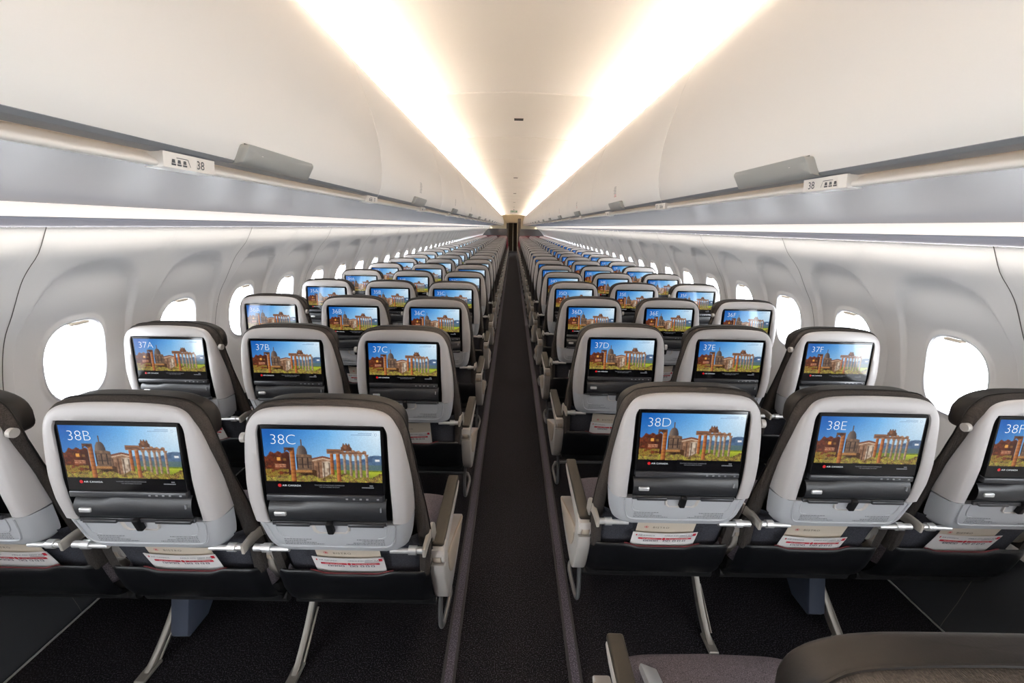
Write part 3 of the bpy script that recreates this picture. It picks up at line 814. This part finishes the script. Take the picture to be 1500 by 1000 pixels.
G={'back_shell':shell_mesh(),'lower_panel':lower_panel_mesh(),'latch_well':well_mesh(),'tray_latch':latch_lever(),'instruction_print':print_mesh(),
   'screen_housing':recess_mesh(),'screen':screen_mesh(),'control_bar':bezelbar_mesh(),'shelf_flap':flap_mesh(),'flap_button':flapbutton(),'device_ledge':shelfbars(),
   'back_cover':cover_mesh().mesh('back_cover',M['fabric'],sharp=60),'back_cover_red':cover_mesh().mesh('back_cover',M['fabred'],sharp=60),'piping':piping_mesh(),
   'headrest':headrest_mesh().mesh('headrest',M['head'],sharp=70),'headrest_red':headrest_mesh().mesh('headrest',M['fabred'],sharp=70),
   'cushion':cushion_mesh(),'lower_back':lowerback_mesh(),'pocket':pocket_mesh(),'pocket_piping':pocketpipe_mesh(),'pan':pan_mesh(),'buckle':buckle_mesh()}
for s in (-1,1):
    G['trim',s]=redtrim_mesh(s); G['pin',s]=hinge_mesh(s); G['rarm',s]=arm_plate(s); G['knob',s]=knob_mesh(s); G['shroud',s]=shroud_mesh(s); G['inlay',s]=inlay_mesh(s); G['loop',s]=loop_mesh(s)
    for nm,x in (('aisle',s*.2515),('mid',s*.2350)):
        G['pad',nm,s]=armpad_mesh(s,x); G['abody',nm,s]=armbody_mesh(x); G['acap',nm,s]=armcap_mesh(x)
    G['spread',s]=spreader_mesh(s*.2400); G['leg',s]=leg_mesh(s*.2515); G['equip',s]=equip_mesh(s*.2515-s*.016,-s)

def seat(row,let,full_detail,mid_detail,label):
    x=SX[let]; y0=(YL if let in 'ABC' else YR)+PITCH*(38-row)
    t=thing('passenger_seat',label,'seat',(x,y0,0),'passenger seats')
    red=row<=17
    link('back_cover',G['back_cover_red' if red else 'back_cover'],t)
    h=link('headrest',G['headrest_red' if red else 'headrest'],t)
    link('back_shell',G['back_shell'],t); link('lower_panel',G['lower_panel'],t)
    hs=link('screen_housing',G['screen_housing'],t)
    sc=link('screen',G['screen'],t)
    p=link('picture',PIC if mid_detail else PICLO,sc,SPL(0,0,.0014),(TILT,0,0))
    if mid_detail:
        link('seat_number',number_mesh('%d%s'%(row,let)),sc,SPL(0,0,.0016),(TILT,0,0))
        [link(nm,me,sc,SPL(0,0,.0016),(TILT,0,0)) for nm,me in CAPT.items()]
        link('control_bar',G['control_bar'],t); f=link('shelf_flap',G['shelf_flap'],t); link('flap_button',G['flap_button'],f); link('device_ledge',G['device_ledge'],t)
    link('seat_cushion',G['cushion'],t); link('literature_pocket',G['pocket'],t); link('lower_back',G['lower_back'],t)
    a={'C':1,'D':-1}.get(let)
    if full_detail:
        link('piping',G['piping'],t)
        lp=[c for c in t.children if c.name.startswith('lower_panel')][0] if False else None
        w=link('latch_well',G['latch_well'],t); link('tray_latch',G['tray_latch'],t); link('instruction_print',G['instruction_print'],t)
        po=link('pocket_piping',G['pocket_piping'],t); link('seat_pan',G['pan'],t)
        for s in (-1,1): link('recline_pin',G['pin',s],t)
        link('recline_arm',G['rarm',1 if let in 'ABC' else -1],t)
        k={'A':1,'C':-1,'D':1,'F':-1}.get(let)
        if k: link('coat_knob',G['knob',k],t)
    if a:
        r=link('armrest',G['abody','aisle',a],t); link('armrest_pad',G['pad','aisle',a],r); link('armrest_pivot',G['acap','aisle',a],r)
        e=link('end_shroud',G['shroud',a],t); link('shroud_inlay',G['inlay',a],e)
        if mid_detail: link('side_trim',G['trim',a],t); link('baggage_bar',G['loop',a],t)
    if let in 'BE' and mid_detail:
        for s in (-1,1):
            r=link('armrest',G['abody','mid',s],t); link('armrest_pad',G['pad','mid',s],r); link('armrest_pivot',G['acap','mid',s],r)
            link('spreader',G['spread',s],t); link('leg',G['leg',s],t)
        if full_detail: link('equipment_box',G['equip',-1 if let=='B' else 1],t)
    if let in 'AF' and full_detail:
        s=-1 if let=='A' else 1
        r=link('armrest',G['abody','mid',s],t); link('armrest_pad',G['pad','mid',s],r); link('armrest_pivot',G['acap','mid',s],r)
    if row==39: link('belt_buckle',G['buckle'],t)
    return t
POS={'A':'left-hand window column','B':'left-hand middle column','C':'left-hand aisle column','D':'right-hand aisle column','E':'right-hand middle column','F':'right-hand window column'}
for row in range(38,11,-1):
    for let in 'ABCDEF':
        if row>=34: lab='charcoal seat with a white back shell, its screen reading %d%s'%(row,let)
        else: lab='%s seat with white back shell, %s row ahead, %s'%('red-topped' if row<=17 else 'charcoal',ORD[38-row],POS[let])
        seat(row,let,row>=33,row>=26,lab)
seat(39,'D',True,True,'empty seat facing away at the bottom right corner, seen from above its black headrest')

# ------------------------------------------------------------------ cards in the seat pockets
def curve_card(w,z0,z1,ybot,ytop,bend):
    def P(a,b):   # a in -1..1 across, b 0..1 up
        return (a*w/2,ybot+(ytop-ybot)*b+bend*(1-a*a),z0+(z1-z0)*b-.006*(1-a*a)*b)
    return P
def card_mesh():
    mb=MB(); P=curve_card(.212,.462,.551,.1125,.0820,-.001); n=12
    R=[[P(-1+2*i/n,b) for i in range(n+1)] for b in (0,.5,1)]; mb.rings(R)
    R=[[(x,y+.0012,z) for x,y,z in [P(-1+2*i/n,b) for i in range(n+1)]] for b in (0,.5,1)]; mb.rings(R)
    return mb.mesh('safety_card',M['card'],sharp=80)
def card_print():
    mb=MB(); P0=curve_card(.212,.462,.551,.1125,.0820,-.001)
    def P(a,b):
        x,y,z=P0(a,b); return (x,y-.0012,z)
    def band(a0,a1,b0,b1,mi,n=6):
        mb.rings([[P(a0+(a1-a0)*i/n,b) for i in range(n+1)] for b in (b0,b1)],mi=mi)
    band(-.80,-.07,.60,.70,0); band(.07,.86,.60,.70,0); band(.86,.96,.80,.95,0)
    nn=14; mb.add([P(.05*math.cos(2*PI*i/nn),.65+.075*math.sin(2*PI*i/nn)) for i in range(nn)],[tuple(range(nn))],0)
    mb.add([P(-.88+.022*math.cos(2*PI*i/nn),.85+.05*math.sin(2*PI*i/nn)) for i in range(nn)],[tuple(range(nn))],0)
    S=.106; H=.09
    T=lambda x0,b0:(lambda x,y:P(x0+x/S,b0+y/H))
    put_text(mb,'AIR CANADA',T(-.82,.82),.0082,mi=1,sx=1.1)
    put_text(mb,'AIRBUS A321-200NY XLR',T(.86,.83),.0084,'RIGHT',mi=1,sx=1.0)
    band(.45,.86,.765,.785,2)
    P1=P
    def PT(x0,b0): return lambda x,y:(lambda q:(q[0],q[1]-.0002,q[2]))(P1(x0+x/S,b0+y/H))
    put_text(mb,'For your safety',PT(-.44,.625),.0072,'CENTER',mi=3,sx=1.1); put_text(mb,'Pour votre s\u00e9curit\u00e9',PT(.47,.625),.0072,'CENTER',mi=3,sx=1.1)
    for x in (-.62,-.5,-.38,-.26,.0,.12,.3,.45,.6):
        band(x,x+.10,.46,.56,1,1); 
        mb.rings([[(q[0],q[1]-.0004,q[2]) for q in (P(x+.02,b),P(x+.08,b))] for b in (.48,.54)],mi=3)
    return mb.mesh('card_print',[M['cred'],M['cnavy'],M['darkprint'],M['card']],recalc=False)
def menu_mesh():
    mb=MB(); P=curve_card(.190,.462,.602,.1165,.0745,-.001); n=10
    mb.rings([[P(-1+2*i/n,b) for i in range(n+1)] for b in (0,.5,1)]); mb.rings([[(x,y+.0012,z) for x,y,z in [P(-1+2*i/n,b) for i in range(n+1)]] for b in (0,.5,1)])
    return mb.mesh('menu_card',M['menu'],sharp=80)
def menu_print():
    mb=MB(); P0=curve_card(.190,.462,.602,.1165,.0745,-.001); S=.095; H=.145
    def P(a,b):
        x,y,z=P0(a,b); return (x,y-.0012,z)
    bz=.735
    put_text(mb,'BISTRO',lambda x,y:P(-.46+x/S,bz-.028+y/H),.0125,spacing=1.25,sx=1.1,mi=1)
    n=18
    for r0,r1 in ((.0066,.0056),):
        mb.rings([[P(-.68+r*math.cos(2*PI*i/n)/S,bz+r*math.sin(2*PI*i/n)/H) for i in range(n)] for r in (r0,r1)],closed=True)
    # the leaf inside the ring, simplified
    pts=[]
    for i in range(10):
        r=.0050 if i%2==0 else .0022; t=PI/2+2*PI*i/10; pts.append(P(-.68+r*math.cos(t)/S,bz+r*math.sin(t)/H))
    mb.add(pts,[tuple(range(10))])
    return mb.mesh('menu_print',[M['cred'],M['gold']],recalc=False)
CM,CPm,MM,MP=card_mesh(),card_print(),menu_mesh(),menu_print()
rnd=random.Random(11)
for row in (38,37,36,35):
    for let in 'ABCDEF':
        x=SX[let]; y0=(YL if let in 'ABC' else YR)+PITCH*(38-row)
        dx=rnd.uniform(-.012,.012); dz={'38B':.0,'38E':-.012}.get('%d%s'%(row,let),rnd.uniform(-.006,.006)); rz=rnd.uniform(-.03,.03)
        m=link('menu_card',MM,loc=(x+dx*.5,y0,0)); link('print',MP,m)
        tag(m,'cream menu card headed BISTRO in the pocket of seat %d%s'%(row,let),'menu','menu cards in the seat pockets')
        c=link('safety_card',CM,loc=(x+dx,y0,dz),rot=(0,rz*.6,0)); link('print',CPm,c)
        tag(c,'white safety card with red bands in the pocket of seat %d%s'%(row,let),'safety card','safety cards in the seat pockets')

# ------------------------------------------------------------------ far end
for s,sn in ((-1,'left'),(1,'right')):
    t=thing('class_divider','dark grey divider at the far front end, %s of the aisle'%sn,'divider',(0,22.35,0),'class dividers')
    mb=MB(); pl=[(.34,0),(.34,1.39),(.36,1.405),(1.25,1.40),(1.33,1.37),(1.45,1.25),(1.62,1.04),(1.66,.9),(1.66,0)]
    mb.prism([(s*a,b) for a,b in pl],-.03,.03,.008,2,axis='y'); link('panel',mb.mesh('divider_panel',M['divider']),t)
    mb=MB(); mb.box(s*1.0-.66,s*1.0+.66,-.034,-.030,1.02,1.06); link('trim_rail',mb.mesh('divider_rail',M['red']),t)
for k,(a,b) in enumerate(((-.30,-.02),(-.012,.235))):
    mb=MB(); R=[]; n=60
    for z in (.02,.6,1.2,1.74):
        R.append([(a+(b-a)*i/n+ (.02*(1-z/1.74) if k==1 else -.005),.03*math.sin(i/n*PI*10)+.01*math.sin(i*1.7),z) for i in range(n+1)])
    mb.rings(R); mb.rings([[(x,y+.004,z) for x,y,z in r] for r in R])
    o=link('curtain',mb.mesh('curtain',M['curtain'],sharp=80),loc=(0,26.85,0)); tag(o,'dark pleated curtain closing the far end of the aisle, %s half'%('left','right')[k],'curtain','aisle curtains')
mb=MB(); mb.box(-.36,.30,26.84,26.88,1.74,2.2); struct('wall_front.001',mb.mesh('curtain_header',M['header']))
mb=MB(); mb.box(.275,.45,26.3,26.9,0,1.99,.01,1); o=link('galley_cabinet',mb.mesh('galley_cabinet',M['curtain'])); tag(o,'tall dark cabinet edge right of the far curtain','cabinet')
mb=MB(); mb.box(-.42,-.31,26.3,26.9,0,1.72,.01,1); o=link('galley_cabinet',mb.mesh('galley_cabinet',M['curtain'])); tag(o,'low dark cabinet edge left of the far curtain','cabinet')
# exit sign
t=thing('exit_sign','white exit sign with two green symbols hanging from the far ceiling','sign',(0,18.6,2.13))
mb=MB(); mb.box(-.15,.15,-.012,.012,-.045,.045,.005,2); link('sign_plate',mb.mesh('sign_plate',M['white']),t)
mb=MB(); mb.box(-.012,.012,-.006,.006,.044,.10); link('bracket',mb.mesh('sign_bracket',M['psu']),t)
mb=MB()
def Q(pts): mb.add([(x,-.0132,z) for x,z in pts],[tuple(range(len(pts)))])
for cx in (-.075,.075):
    for a,b,c,d in ((-.062,.062,.026,.034),(-.062,.062,-.034,-.026),(-.062,-.054,-.03,.03),(.054,.062,-.03,.03)): Q([(cx+a,c),(cx+b,c),(cx+b,d),(cx+a,d)])
Q([(-.11,-.006),(-.085,-.006),(-.085,-.014),(-.065,0),(-.085,.014),(-.085,.006),(-.11,.006)]); Q([(-.055,-.022),(-.03,-.022),(-.03,.022),(-.055,.022)])
Q([(.10,-.022),(.125,-.022),(.125,.022),(.10,.022)])
Q([(.055,.004),(.065,.014),(.078,.010),(.088,0),(.082,-.004),(.074,.004),(.070,-.006),(.078,-.022),(.070,-.024),(.062,-.008),(.050,-.014),(.048,-.008),(.058,-.002)])
link('symbols',mb.mesh('sign_symbols',M['green'],recalc=False),t)

# ------------------------------------------------------------------ daylight, camera
W=bpy.data.worlds.new('overcast_daylight'); SC.world=W; W.use_nodes=True
bg=W.node_tree.nodes['Background']; bg.inputs[0].default_value=(.93,.97,1.0,1); bg.inputs[1].default_value=20.0

P,RO,YA=.2683,.0204,.0033
cy,sy=math.cos(YA),math.sin(YA); cp,sp=math.cos(P),math.sin(P); cr,sr=math.cos(RO),math.sin(RO)
F=Vector((sy*cp,cy*cp,-sp)); R0=Vector((cy,-sy,0)); U0=R0.cross(F)
R1=cr*R0+sr*U0; U1=-sr*R0+cr*U0
cam=bpy.data.cameras.new('camera'); cam.sensor_width=36; cam.lens=610.40*36/1500; cam.clip_start=.02; cam.clip_end=100
co=bpy.data.objects.new('camera',cam); COL.objects.link(co)
co.matrix_world=Matrix(((R1.x,U1.x,-F.x,-.0279),(R1.y,U1.y,-F.y,0),(R1.z,U1.z,-F.z,1.5),(0,0,0,1)))
SC.camera=co
vs=SC.view_settings; vs.view_transform='Standard'; vs.look='None'; vs.exposure=.1; vs.gamma=1; vs.use_curve_mapping=False
SC.cycles.max_bounces=8; SC.cycles.diffuse_bounces=6; SC.cycles.glossy_bounces=4; SC.cycles.transparent_max_bounces=6
SC.cycles.sample_clamp_indirect=6; SC.cycles.caustics_reflective=False; SC.cycles.caustics_refractive=False
